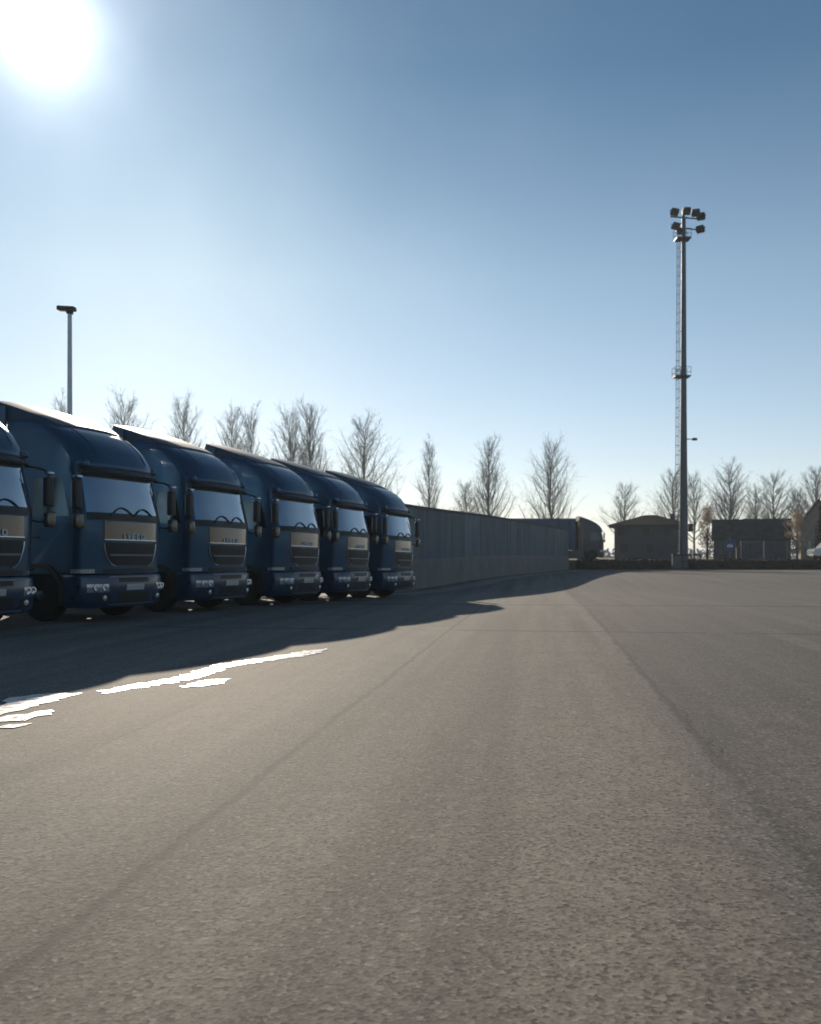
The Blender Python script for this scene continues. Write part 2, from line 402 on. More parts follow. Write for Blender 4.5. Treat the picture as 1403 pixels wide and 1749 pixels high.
def patch(xl, xr, zs, off=.006, th=.012, nx=22):
    """a sheet lying on the cab front; xl/xr are functions of z"""
    m = MB(); A = []; B = []
    for z in zs:
        a, b = xl(z), xr(z)
        for i in range(nx+1):
            x = a+(b-a)*i/nx; y = ysurf(x, z)
            e = .004; nrm = Vector((-(ysurf(x+e, z)-ysurf(x-e, z))/(2*e), 1, -(ysurf(x, z+e)-ysurf(x, z-e))/(2*e)))
            nrm = Vector((nrm.x, 1, nrm.z)).normalized()*-1
            p = Vector((x, y, z)); A.append(p+nrm*off); B.append(p+nrm*(off-th))
    n = nx+1; k = len(zs); vs = A+B; o = len(A); fs = []
    for j in range(k-1):
        for i in range(nx):
            q = (j*n+i, j*n+i+1, (j+1)*n+i+1, (j+1)*n+i); fs.append(q); fs.append(tuple(t+o for t in q[::-1]))
    edge = [i for i in range(n)]+[j*n+nx for j in range(1, k)]+[(k-1)*n+i for i in range(nx-1, -1, -1)]+[j*n for j in range(k-2, 0, -1)]
    for a, b in zip(edge, edge[1:]+edge[:1]): fs.append((a, b, b+o, a+o))
    return m.add(vs, fs)
def K(c): return lambda z: c
def stroke(m, pts, w=.018, y=0, d=.012):
    for a, b in zip(pts, pts[1:]):
        m.tube([(a[0], y, a[1]), (b[0], y, b[1])], w/2, 6)
def make_tractor(paintm, name, rear=True):
    t = empty(name)
    # cab shell
    m = MB(); zs = [.97]+frange(1.1, 3.05, 12)+[3.12, 3.2, 3.26, 3.33, 3.44, 3.55, 3.64, 3.72, 3.79, 3.85, 3.9, 3.95, 3.99, 4.03, 4.07, 4.10, 4.13, 4.15, 4.18]
    loft(m, [ring(z, 2.32) for z in zs]); m.build('cab', paintm, t, True, sharp=40)
    # bumper
    m = MB(); loft(m, [ring(z, .72, .006) for z in (.28, .32, .36, .45, .6, .75, .88, .92, .945)])
    bp = m.build('bumper', M['bumper'] if paintm is M['paint'] else paintm, t, True, sharp=40)
    patch(K(-.46), K(.46), frange(.79, .88, 3), .012, .02).build('air_intake', M['black'], bp)
    patch(lambda z: -.50+.3*(.60-z), lambda z: .50-.3*(.60-z), frange(.40, .59, 4), .012, .02).build('air_intake', M['black'], bp)
    patch(K(-.27), K(.27), frange(.63, .745, 3), .026, .02).build('number_plate', M['plate'], bp)
    patch(K(-.72), K(.72), frange(.885, .915, 2), .022, .02).build('bumper_trim', M['galv'], bp)
    patch(K(-.70), K(.70), frange(.335, .36, 2), .022, .02).build('bumper_trim', M['galv'], bp)
    for s in (-1, 1):
        a, b = (.74, 1.16) if s > 0 else (-1.16, -.74)
        h = patch(K(a), K(b), frange(.60, .76, 4), .014, .03, 12).build('headlight', M['lens'], t, True)
        for c_ in (.84, 1.02):
            x = s*c_; y = ysurf(x, .68)-.018
            MB().lathe([(.075, .02), (.08, -.008), (.06, -.012), (.045, .004), (.01, .006)], 18, 'y', (x, y, .68)).build('lamp_ring', M['chrome'], h, True)
        a, b = (.66, .98) if s > 0 else (-.98, -.66)
        f = patch(K(a), K(b), frange(.40, .55, 4), .012, .02, 10).build('fog_lamp_housing', M['steel'], t)
        x = s*.82; MB().lathe([(.055, .01), (.055, -.01), (.04, -.014), (.0, -.014)], 16, 'y', (x, ysurf(x, .48)-.014, .48)).build('fog_lamp', M['lens'], f, True)
        a, b = (.98, 1.235) if s > 0 else (-1.235, -.98)
        patch(K(a), K(b), frange(.98, 1.06, 3), .012, .02, 10).build('indicator_strip', M['lens'], t)
    # grille
    gl_ = lambda z: -(.56+.22*min(1, (z-1.12)/.34)); gr_ = lambda z: -gl_(z)
    gr = patch(gl_, gr_, frange(1.13, 1.60, 8), .010, .02).build('grille', M['black'], t)
    patch(lambda z: gl_(z)+.04, lambda z: gr_(z)-.04, frange(1.33, 1.365, 2), .045, .045).build('grille_bar', M['galv'], gr)
    for z in (1.21, 1.27, 1.43, 1.49, 1.55): patch(lambda z: gl_(z)+.05, lambda z: gr_(z)-.05, frange(z, z+.018, 1), .028, .03).build('grille_slat', M['black'], gr)
    for s in (-1, 1):
        m = MB(); pts = []
        for z in (1.58, 1.45, 1.30, 1.20, 1.14, 1.11):
            x = s*(interp([(1.11, .49), (1.14, .60), (1.2, .67), (1.3, .73), (1.45, .79), (1.6, .81)], z)); pts.append((x, ysurf(x, z)-.012, z))
        m.tube(pts, .018, 8).build('grille_trim', M['chrome'], gr, True)
    patch(K(-.80), K(.80), frange(.985, 1.07, 3), .010, .02).build('lower_vent', M['black'], t)
    # glossy panel above the grille with raised lettering
    pn = patch(lambda z: -.80, lambda z: .80, frange(1.66, 2.03, 6), .016, .03, 26).build('front_panel', M['gloss'], t, True)
    patch(K(-.80), K(.80), frange(1.65, 1.665, 1), .03, .03).build('panel_trim', M['chrome'], pn)
    m = MB(); y = ysurf(0, 1.73)-.03; z0, z1 = 1.685, 1.775; w0 = .085
    lets = {'I': [[(0.5, 0), (.5, 1)]], 'V': [[(0, 1), (.5, 0), (1, 1)]], 'E': [[(1, 1), (0, 1), (0, 0), (1, 0)], [(0, .5), (.9, .5)]], 'C': [[(1, 1), (0, 1), (0, 0), (1, 0)]], 'O': [[(0, 0), (1, 0), (1, 1), (0, 1), (0, 0)]]}
    for i, ch in enumerate('IVECO'):
        cx = -.29+i*.145
        m = MB()
        for st_ in lets[ch]:
            stroke(m, [(cx-w0/2+a*w0, z0+b*(z1-z0)) for a, b in st_], .026, y)
        m.build('letter', M['signwhite'], pn)
    # windscreen, cowl, wipers, visor
    ws = patch(lambda z: -1.13+.05*(z-2.2), lambda z: 1.13-.05*(z-2.2), frange(2.20, 3.02, 10), .010, .014, 40).build('windscreen', M['screen'], t, True)
    patch(K(-1.14), K(1.14), frange(2.05, 2.185, 4), .012, .02, 30).build('cowl', M['black'], t, True)
    for cx in (-.62, .05):
        pts = []
        for k in range(9):
            u_ = k/8; x = cx+.62*u_; z = 2.15+.17*math.sin(math.pi*u_)*.9+.03*u_; pts.append((x, ysurf(x, z)-.028, z))
        MB().tube(pts, .014, 6).build('wiper', M['black'], ws, True)
    m = MB(); sec = []
    for i in range(33):
        x = -1.14+2.28*i/32; y = ysurf(x, 3.06)
        sec.append([(x, y-.02, 3.0), (x*1.015, y-.17, 2.985), (x*1.015, y-.18, 3.015), (x, y-.08, 3.10), (x, y+.03, 3.13)])
    vs = [p for q in sec for p in q]; fs = [(i*5+j, i*5+(j+1) % 5, (i+1)*5+(j+1) % 5, (i+1)*5+j) for i in range(32) for j in range(5)]
    fs += [(0, 1, 2, 3, 4), tuple(32*5+j for j in (4, 3, 2, 1, 0))]
    m.add(vs, fs).build('sun_visor', M['black'], t, True)
    for s in (-1, 1):
        x = s*1.06; y = ysurf(x, 3.2)
        m = MB().box(x-.09, x+.09, y-.09, y+.16, 3.11, 3.25, .06, 4); m.build('roof_corner_lamp', paintm, t, True)
        # crease along the roof fairing
        pts = [(s*.72, ysurf(s*.72, z)-.004, z) for z in (3.30, 3.45, 3.6, 3.75, 3.88, 3.97, 4.04)]
        MB().tube(pts, .016, 6).build('roof_crease', paintm, t, True)
    # side windows and door lines, steps, wheel arches, mirrors
    for s in (-1, 1):
        def sx_(z, o): return s*(interp(HW, z)+o)
        dr = MB(); 
        def sidepoly(poly, o=.008, th=.014):
            m = MB(); n = len(poly); A = [(sx_(z, o), y, z) for y, z in poly]; B = [(sx_(z, o-th), y, z) for y, z in poly]
            m.add(A+B, [tuple(range(n)), tuple(range(2*n-1, n-1, -1))]+[(i, (i+1) % n, (i+1) % n+n, i+n) for i in range(n)]); return m
        door = sidepoly([(.50, 1.02), (1.55, 1.02), (1.62, 1.25), (1.62, 3.0), (.58, 3.0), (.50, 2.15)], .006).build('door', paintm, t)
        sidepoly([(.58, 2.12), (1.52, 2.12), (1.54, 2.9), (.80, 2.9), (.64, 2.35)], .012, .012).build('side_window', M['glass'], door)
        hb = MB().box(min(sx_(1.7, .01), sx_(1.7, .045)), max(sx_(1.7, .01), sx_(1.7, .045)), 1.36, 1.54, 1.68, 1.72, .008).build('door_handle', M['black'], door)
        # steps below the door
        m = MB(); a, b = sorted((s*1.0, s*1.235)); m.box(a, b, .52, .86, .34, .96, .02); m.build('side_step', M['black'], t)
        # arch
        m = MB(); pr = [(1.36+.66*math.cos(a_), .52+.66*math.sin(a_)) for a_ in [math.pi*k/14 for k in range(15)]]+[(1.36+.56*math.cos(a_), .52+.56*math.sin(a_)) for a_ in [math.pi*(14-k)/14 for k in range(15)]]
        a, b = sorted((s*.86, s*1.26)); m.prism(pr, 'x', a, b); m.build('wheel_arch', M['black'], t, True)
        # mirrors
        mr = empty('mirror'); mr.parent = t
        m = MB(); x = s*1.48; m.box(x-.09, x+.09, .10, .24, 2.24, 2.80, .05, 3); m.build('mirror_housing', M['black'], mr, True)
        m = MB(); m.box(x-.105, x+.105, .06, .23, 1.86, 2.16, .07, 3); m.build('wide_angle_housing', M['mirror'], mr, True)
        m = MB(); m.box(x-.07, x+.07, .235, .25, 2.27, 2.75, .004); m.build('mirror_glass', M['chrome'], mr)
        m = MB(); m.tube([(s*1.14, .42, 2.98), (s*1.32, .26, 2.96), (s*1.47, .18, 2.90), (s*1.48, .17, 2.78)], .024, 8); m.build('mirror_arm', M['black'], mr, True); m = MB(); m.tube([(s*1.2, .42, 2.0), (s*1.36, .25, 1.95), (s*1.47, .17, 2.0), (s*1.47, .17, 2.22)], .022, 8)
        m.build('mirror_arm', M['black'], mr, True)
        m = MB(); m.box(x-.08, x+.08, .09, .22, 2.84, 2.90, .03, 3); m.build('mirror_cap', M['chrome'], mr, True)
        # side deflector behind the cab
        a, b = sorted((s*1.145, s*1.18)); m = MB(); m.prism([(2.33, 1.0), (2.78, 1.02), (2.74, 4.2), (2.64, 4.5), (2.33, 4.42)], 'x', a, b); m.build('side_deflector', paintm, t)
        # tank and side skirt
        a, b = sorted((s*.62, s*1.20)); m = MB(); m.box(a, b, 2.3, 3.9, .38, .98, .10, 3); m.build('fuel_tank', M['galv'], t, True)
        a, b = sorted((s*1.21, s*1.25)); m = MB(); m.box(a, b, 2.2, 4.3, .16, 1.02, .015); m.build('side_skirt', paintm, t)
    # roof spoiler
    m = MB(); rows = []
    for (y, z, h, tk) in [(1.10, 4.05, .86, .02), (1.4, 4.19, 1.0, .03), (1.8, 4.34, 1.08, .06), (2.2, 4.48, 1.12, .09), (2.66, 4.62, 1.14, .12)]:
        row = []
        for i in range(13):
            u_ = -1+i/6; row.append((h*u_, y, z-.05*abs(u_)**3))
        row += [(h*(1-i/6), y, min(z-.05, interp([(1.1, 3.95), (1.45, 4.05), (2.1, 4.12), (2.7, 4.12)], y))) for i in range(13)]
        rows.append(row)
    n = 26; vs = [p for r_ in rows for p in r_]
    fs = [(i*n+j, i*n+(j+1) % n, (i+1)*n+(j+1) % n, (i+1)*n+j) for i in range(len(rows)-1) for j in range(n)]+[tuple(range(n)), tuple((len(rows)-1)*n+j for j in range(n-1, -1, -1))]
    m.add(vs, fs).build('roof_spoiler', M['spoiler'] if paintm is M['paint'] else paintm, t, True)
    # chassis
    m = MB()
    for s in (-1, 1): m.box(*sorted((s*.36, s*.44)), .9, 6.0, .72, .98)
    for y in (1.3, 2.6, 3.9, 5.0, 5.9): m.box(-.36, .36, y, y+.1, .76, .94)
    m.tube([(-1.0, 1.36, .52), (1.0, 1.36, .52)], .07, 8); m.tube([(-.9, 5.05, .52), (.9, 5.05, .52)], .11, 8)
    m.box(-.45, .45, .5, 2.2, .5, .97, .05)
    m.build('chassis', M['steel'], t)
    m = MB().lathe([(.5, 1.08), (.5, 1.13), (.42, 1.16), (.1, 1.16)], 24, 'z', (0, 4.8, 0)); m.build('fifth_wheel', M['steel'], t)
    def wheel(x, y, w_):
        wh = empty('wheel', (x, y, .52)); wh.parent = t
        MB().lathe([(.30, -w_/2), (.46, -w_/2), (.51, -w_/2+.03), (.52, -w_/2+.06), (.52, w_/2-.06), (.51, w_/2-.03), (.46, w_/2), (.30, w_/2)], 36, 'x').build('tyre', M['rubber'], wh, True)
        s = 1 if x > 0 else -1
        MB().lathe([(.30, -w_/2*.9), (.295, s*w_*.2), (.20, s*w_*.3), (.16, s*w_*.38), (.08, s*w_*.55), (.02, s*w_*.55)], 28, 'x').build('rim', M['rim'], wh, True)
    for s in (-1, 1):
        wheel(s*1.05, 1.36, .30); wheel(s*1.06, 5.05, .27); wheel(s*.75, 5.05, .27)
        m = MB(); pr = [(5.05+.64*math.cos(a_), .52+.64*math.sin(a_)) for a_ in [R(15)+R(150)*k/12 for k in range(13)]]+[(5.05+.61*math.cos(a_), .52+.61*math.sin(a_)) for a_ in [R(165)-R(150)*k/12 for k in range(13)]]
        m.prism(pr, 'x', *sorted((s*.6, s*1.24))); m.build('mudguard', M['black'], t, True)
    return t
W = Vector((.379, .925)); RR = Vector((-.925, .379)); PITCH = 3.7
C2 = Vector((-5.77, 19.06))
proto = make_tractor(M['paint'], 'truck_tractor')
labels = ['dark blue truck cut off by the left edge of the photo, nearest of the row',
          'dark blue truck standing whole in front at left, nearest one seen complete',
          'dark blue truck parked between the nearest complete truck and the middle of the row',
          'dark blue truck fourth from the left edge with two further trucks beyond it',
          'dark blue truck with only one truck between it and the grey wall',
          'dark blue truck farthest in the row, standing against the start of the grey wall']
def slope(x, y, d):
    e = .5; return (gz(x+d.x*e, y+d.y*e)-gz(x-d.x*e, y-d.y*e))/(2*e)
for i in range(6):
    o = proto if i == 0 else copy_tree(proto)
    c_ = C2+W*PITCH*(i-1); q = c_+RR*3.0
    sr = slope(q.x, q.y, RR); sw = slope(q.x, q.y, W)
    o.location = (c_.x, c_.y, gz(q.x, q.y)-sr*3.0)
    o.rotation_euler = (math.atan(sr), -math.atan(sw), math.atan2(W.y, W.x)+R((0, 0, .5, -.4, .3, -.2)[i]))
    jd = (0, 0, .06, -.05, .04, 0)[i]; o.location.x += RR.x*jd; o.location.y += RR.y*jd
    tag(o, labels[i], 'truck', 'dark blue trucks parked side by side in a row')

# the lorry beyond the wall
far = make_tractor(M['greycab'], 'articulated_lorry')
m = MB().box(-1.25, 1.25, 3.1, 10.9, 1.22, 4.25, .05); tr = m.build('trailer_body', M['tarp'], far, True)
m = MB()
for y in frange(3.7, 10.3, 6): m.box(-1.27, -1.252, y, y+.06, 1.3, 4.1)
m.build('tarp_strap', M['steel'], tr)
m = MB().box(-1.26, 1.26, 3.06, 10.94, 1.05, 1.2, .02); m.build('trailer_frame', M['steel'], far)
m = MB().box(-1.27, 1.27, 3.05, 10.95, 4.26, 4.36, .02); m.build('roof_rail', M['galv'], far)
for y in (7.6, 8.9, 10.1):
    for s in (-1, 1):
        wh = MB().lathe([(.28, -.18), (.48, -.17), (.5, -.1), (.5, .1), (.48, .17), (.28, .18)], 24, 'x', (s*1.03, y, .5)).build('wheel', M['rubber'], far, True)
far.location = (at(1030, 96.5), 96.5, UP); far.rotation_euler = (0, 0, R(90))
tag(far, 'distant lorry with a grey cab and blue trailer showing above the end of the wall', 'lorry')

# ------------------------------------------------------------------ perimeter wall
A = Vector((.24-2.2, 44.6-6.9)); B = Vector((15.9, 92.3)); L = (B-A).length; wa = math.atan2((B-A).y, (B-A).x)
pw = empty('perimeter_wall', (A.x, A.y, 0), (0, 0, wa))
def wz(t): p = A+(B-A)*(t/L); return gz(p.x, p.y)
def wallsheet(y0, y1, za, zb, seg=1.0, cap=True):
    m = MB(); n = int(L/seg); vs = []
    for i in range(n+1):
        t = L*i/n; g0 = wz(t)
        top = zb if zb < 2 else zb
        vs += [(t, y0, g0+za), (t, y1, g0+za), (t, y1, g0*.9+top), (t, y0, g0*.9+top)]
    fs = [(i*4+j, i*4+(j+1) % 4, (i+1)*4+(j+1) % 4, (i+1)*4+j) for i in range(n) for j in range(4)]+[(0, 1, 2, 3), tuple(4*n+j for j in (3, 2, 1, 0))]
    return m.add(vs, fs)
wallsheet(-.11, .14, -.3, 1.42).build('plinth', M['plinth'], pw)
wallsheet(-.06, .10, 1.42, 3.92).build('panel_face', M['panel'], pw)
wallsheet(-.13, .17, 3.92, 4.03).build('coping', M['render'], pw)
for k in range(int(L/4.0)+1):
    t = 4.0*k+.2; g0 = wz(t)
    MB().box(t-.05, t+.05, -.078, .115, g0+1.423, g0*.9+3.918).build('panel_post', M['panel'], pw)
tag(pw, 'long grey panel wall on a paler plinth running away behind the trucks', 'wall')
# strip of gravel at the wall's foot, in the ground
off0, off1 = -2.1, -.9
ux = (B-A).normalized(); nx_ = Vector((-ux.y, ux.x)); m = MB(); n = 50
vs = []
for i in range(n+1):
    for o_ in (off0+.25*math.sin(i*.9)*.5, off1+.1*math.sin(i*1.7)):
        p = A+ux*(L*i/n)+nx_*o_; vs.append((p.x, p.y, gz(p.x, p.y)+.005))
m.add(vs, [(2*i, 2*i+1, 2*i+3, 2*i+2) for i in range(n)]); struct(m.build('gravel_strip', M['gravel']))

# ------------------------------------------------------------------ masts
def light_mast():
    Z = 92.0; t = empty('floodlight_mast', (at(1168, Z), Z, 0))
    H = zh(372, Z)
    MB().lathe([(.50, 0), (.47, .6), (.42, 4.3), (.31, 16), (.21, H)], 12).build('mast_pole', M['mast'], t, True)
    MB().lathe([(.75, 0), (.75, .12), (.62, .14), (.62, .2)], 16).build('base_plate', M['steel'], t)
    # ladder with hoops on the left
    m = MB(); xo = .0
    def rad(z): return .44-(.44-.21)*z/H
    for s in (-1, 1): m.tube([(-rad(0)-.13, s*.2, 1), (-rad(H)-.13, s*.2, H-1.5)], .022, 5)
    z = 1.2
    while z < H-1.5: m.tube([(-rad(z)-.13, -.2, z), (-rad(z)-.13, .2, z)], .016, 4); z += .45
    z = 2
    while z < H-1.5:
        m.tube([(-rad(z)-.13, -.2, z), (-rad(z), -.1, z)], .02, 4); m.tube([(-rad(z)-.13, .2, z), (-rad(z), .1, z)], .02, 4); z += 2.0
    m.build('ladder', M['mast'], t)
    m = MB(); z = 3.0
    while z < H-1.5:
        pts = [(-rad(z)-.13-  .33*math.sin(math.pi*k/8), .28*math.cos(math.pi*k/8), z) for k in range(9)]; m.tube(pts, .02, 4); z += .95
    for k in (2, 4, 6): m.tube([(-rad(3)-.13-  .33*math.sin(math.pi*k/8), .28*math.cos(math.pi*k/8), 3), (-rad(H)-.13-  .33*math.sin(math.pi*k/8), .28*math.cos(math.pi*k/8), H-2)], .015, 4)
    m.build('ladder_cage', M['mast'], t)
    def platform(z, x0, x1, rail, nm):
        p = MB().box(x0, x1, -.6, .6, z, z+.16).build(nm, M['steel'], t)
        m = MB()
        for h in ((.5, 1.0) if rail else ()):
            m.tube([(x0, -.6, z+h), (x1, -.6, z+h), (x1, .6, z+h), (x0, .6, z+h), (x0, -.6, z+h)], .022, 4)
        for x in frange(x0, x1, 3):
            for y in (-.6, .6): m.tube([(x, y, z+.1), (x, y, z+1.0)], .022, 4)
        m.build('guard_rail', M['mast'], p)
    platform(zh(645, Z), -1.0, .55, True, 'rest_platform')
    platform(zh(410, Z), -.85, .6, True, 'top_platform')
    m = MB(); hz_ = zh(388, Z)
    m.tube([(-1.35, 0, hz_), (1.35, 0, hz_-.25)], .06, 6); m.tube([(-1.4, 0, zh(370, Z)), (1.6, 0, zh(374, Z))], .07, 6)
    m.tube([(0, -.9, zh(376, Z)), (0, .9, zh(376, Z))], .06, 6); m.tube([(0, 0, H-.3), (0, 0, zh(362, Z))], .12, 8)
    m.build('crossarm', M['steel'], t)
    for (px, py, yy, rz) in [(1151, 363, -.2, 200), (1171, 362, -.3, 180), (1187, 365, -.3, 165), (1199, 368, .2, 150), (1153, 387, -.2, 210), (1197, 391, 0, 140), (1166, 390, .7, 0)]:
        x = (px-1168)/F*Z; z = zh(py, Z)
        f = empty('floodlight', (x, yy, z), (R(-35), 0, R(rz))); f.parent = t
        MB().prism([(-.36, -.36), (.36, -.36), (.44, 0), (.36, .36), (-.36, .36), (-.44, 0)], 'y', -.05, .22).build('lamp_body', M['steel'], f)
        MB().prism([(-.30, -.30), (.30, -.30), (.30, .30), (-.30, .30)], 'y', .222, .235).build('lamp_glass', M['glass'], f)
        m = MB(); m.tube([(-.4, 0, 0), (-.4, -.3, 0), (.4, -.3, 0), (.4, 0, 0)], .03, 5); m.build('bracket', M['steel'], f)
    # small camera arm
    m = MB(); z = zh(750, Z); m.tube([(.3, 0, z), (1.0, 0, z)], .05, 6); m.box(.85, 1.35, -.12, .12, z-.14, z+.12, .03); m.build('camera_arm', M['steel'], t)
    m = MB(); z = zh(903, Z); m.box(.45, .9, -.2, .2, z-.3, z+.5, .03); m.build('junction_box', M['steel'], t)
    tag(t, 'tall dark steel floodlight mast with ladder, platforms and a cluster of lamps', 'floodlight mast'); return t
light_mast()
# cabinet and rail round the mast foot
Z = 91.2
cb = empty('control_cabinet', (at(1158, Z), Z, 0))
MB().box(-.55, .35, -.25, .25, 0, 1.5, .03).build('cabinet_body', M['steel'], cb)
MB().box(-.60, .40, -.30, .30, 1.5, 1.58, .02).build('cabinet_roof', M['steel'], cb)
MB().box(-.50, .30, -.262, -.252, .12, 1.42).build('door', M['mast'], cb)
tag(cb, 'dark metal cabinet standing at the foot of the floodlight mast', 'cabinet')
rl = empty('guard_barrier', (at(1181, Z), Z, 0))
m = MB()
for x in (-.9, 0, .9): m.tube([(x, 0, 0), (x, 0, 1.55)], .06, 8)
m.build('barrier_post', M['steel'], rl)
m = MB(); m.box(-.98, .98, -.04, .04, 1.42, 1.56, .01); m.box(-.98, .98, -.04, .04, .8, .9, .01); m.build('barrier_rail', M['steel'], rl)
tag(rl, 'low dark steel barrier just right of the floodlight mast foot', 'barrier')

Z = 42.0
lp = empty('street_lamp', (at(119.5, Z), Z, 0)); H = zh(529, Z)
MB().lathe([(.14, 0), (.135, 1), (.12, H*.5), (.095, H)], 16).build('pole', M['polepaint'], lp, True)
hd = MB(); hd.box(-.58, .26, -.17, .17, -.06, .14, .05, 3); hd.box(-.12, .14, -.12, .12, -.2, .1, .04, 3)
hd = hd.build('lamp_head', M['steel'], lp, True); hd.rotation_euler = (0, R(5), R(-8)); hd.location = (0, 0, H)
MB().box(-.52, -.14, -.12, .12, -.075, -.062).build('lamp_glass', M['glass'], hd)
tag(lp, 'slim pale street lamp with a flat dark head rising behind the trucks', 'street lamp')

# ------------------------------------------------------------------ trees
def rvec(rn): return Vector((rn.uniform(-1, 1), rn.uniform(-1, 1), rn.uniform(-1, 1)))
def bare_tree(seed, H, spread=20, nb=34, start=.18, ntw=9, r0=.2, blen=.36, tw=.012, bend=.07):
    rn = random.Random(seed); T = MB(); C = MB()
    pts = [Vector((0, 0, 0))]; 
    for k in range(1, 9): pts.append(Vector((rn.uniform(-.05, .05)*H*.12*k/4, rn.uniform(-.05, .05)*H*.12*k/4, H*k/8)))
    rad = [r0*(1-.93*k/8) for k in range(9)]
    T.tube(pts, rad, 7)
    def along(t): 
        k = min(7, int(t*8)); return pts[k].lerp(pts[k+1], t*8-k)
    for b in range(nb):
        t = start+(1-start)*((b+rn.random())/nb)**1.0*.97
        p = along(t); az = b*2.4+rn.uniform(-.5, .5); sp = R(spread*rn.uniform(.7, 1.45))
        ln = H*blen*(1-.72*(t-start)/(1-start))*rn.uniform(.65, 1.15)
        d = Vector((math.cos(az)*math.sin(sp), math.sin(az)*math.sin(sp), math.cos(sp)))
        q = [p]; n = 5
        for k in range(n):
            d = (d+rvec(rn)*.09+Vector((0, 0, bend))).normalized(); q.append(q[-1]+d*ln/n)
        rb = r0*(1-.9*t)*.42+.012
        C.tube(q, [rb*(1-.8*k/n)+.006 for k in range(n+1)], 4, False)
        for w_ in range(ntw):
            k = rn.uniform(.6, n-.05); i = int(k); s0 = q[i].lerp(q[i+1], k-i)
            dd = (d*1.1+rvec(rn)*.75).normalized(); l2 = ln*rn.uniform(.16, .42)
            e = [s0, s0+dd*l2*.5+rvec(rn)*.05, s0+(dd+Vector((0, 0, .25)))*l2]
            C.tube(e, [tw*1.3, tw, tw*.5], 3, False)
            for _ in range(3):
                s1 = e[1].lerp(e[2], rn.random()); d3 = (dd+rvec(rn)*.9).normalized(); l3 = l2*rn.uniform(.25, .6)
                C.tube([s1, s1+d3*l3], [tw*.8, tw*.4], 3, False)
    return T, C
def tree_proto(name, T, C, tm, cm):
    o = empty(name); T.build('trunk', tm, o, True); C.build('crown', cm, o); return o
protos = {
    'pop1': tree_proto('poplar_tree', *bare_tree(3, 16, 33, 66, .06, 18, .19, .40, .008, .22), M['bark'], M['twig']),
    'pop2': tree_proto('poplar_tree', *bare_tree(8, 16, 40, 64, .06, 18, .18, .42, .008, .24), M['bark'], M['twig']),
    'pop3': tree_proto('poplar_tree', *bare_tree(15, 16, 31, 58, .06, 16, .15, .34, .008, .22), M['bark'], M['twig']),
    'br1': tree_proto('bare_tree', *bare_tree(21, 10, 42, 40, .2, 18, .2, .5, .008), M['bark'], M['twigdark']),
    'br2': tree_proto('bare_tree', *bare_tree(27, 10, 36, 42, .2, 18, .18, .5, .008), M['bark'], M['twigdark']),
}
used = set()
def place(kind, px, top, Z, label, group, wid=1.0, rot=0, z0=UP):
    if kind.startswith('pop'): top += 24; wid *= 1.25
    else: top += 14; wid *= 1.35
    o = protos[kind]
    if kind in used: o = copy_tree(o)
    used.add(kind)
    h = zh(top, Z)-z0; s = h/(16 if kind.startswith('pop') else 10)
    o.location = (at(px, Z), Z, z0); o.scale = (s*wid, s*wid, s); o.rotation_euler = (0, 0, rot)
    tag(o, label, 'tree', group)
G1 = 'bare poplars behind the trucks and the wall'
place('pop3', 104, 668, 118, 'faint bare poplar just left of the street lamp pole', G1, .8, 1)
place('pop2', 214, 668, 116, 'bare poplar rising over the nearest complete truck, right of the street lamp', G1, 1, 2)
place('pop1', 312, 675, 115, 'bare poplar with its top over the third truck of the row', G1, .9, .5)
place('pop1', 398, 690, 113, 'left one of two close bare poplars above the fourth truck', G1, .85, 3)
place('pop3', 428, 685, 112, 'right one of two close bare poplars above the fourth truck', G1, 1.0, 2.2)
place('pop2', 497, 688, 112, 'left stem of the broad poplar pair above the fifth truck', G1, .95, .8)
place('pop1', 531, 682, 111, 'right stem of the broad poplar pair above the fifth truck', G1, .95, 4.4)
place('pop2', 622, 700, 113, 'wide bare poplar directly over the farthest truck', G1, 1.15, 5)
place('pop3', 733, 738, 115, 'slender bare poplar standing over the start of the grey wall', G1, .95, .3)
place('pop2', 797, 806, 118, 'short bare poplar left of the tall pair over the wall', G1, 1.35, .1)
place('pop1', 835, 738, 112, 'tall forked bare poplar over the middle of the grey wall', G1, 1.0, 1.3)
place('pop2', 941, 738, 114, 'broad bare poplar above the blue trailer, rightmost of the poplars', G1, 1.12, 3.6)
G2 = 'bare trees beyond the yard at right'
place('br1', 1067, 822, 134, 'small bare tree behind the left slope of the grey house roof', G2, .85, 1)
place('br2', 1150, 800, 135, 'bare tree close behind the floodlight mast, to its left', G2, .8, 2)
place('br1', 1186, 806, 140, 'thin bare tree just right of the floodlight mast', G2, .6, 4)
place('br2', 1247, 792, 128, 'tall dark bare tree behind the left half of the dark roofed barn', G2, .95, .4)
place('br1', 1238, 838, 126, 'small dense bare tree over the left corner of the barn roof', G2, .7, 2.5)
place('br1', 1322, 806, 130, 'bare tree rising over the right half of the barn roof', G2, .9, 5.2)
place('br2', 1291, 828, 138, 'low bare tree behind the middle of the barn roof', G2, .9, 3.3)
place('br2', 1394, 796, 132, 'bare tree at the right edge of the photo behind the conifer', G2, .9, 1.7)
place('br1', 1364, 830, 124, 'bare tree between the barn and the conifer', G2, .8, 3.9)
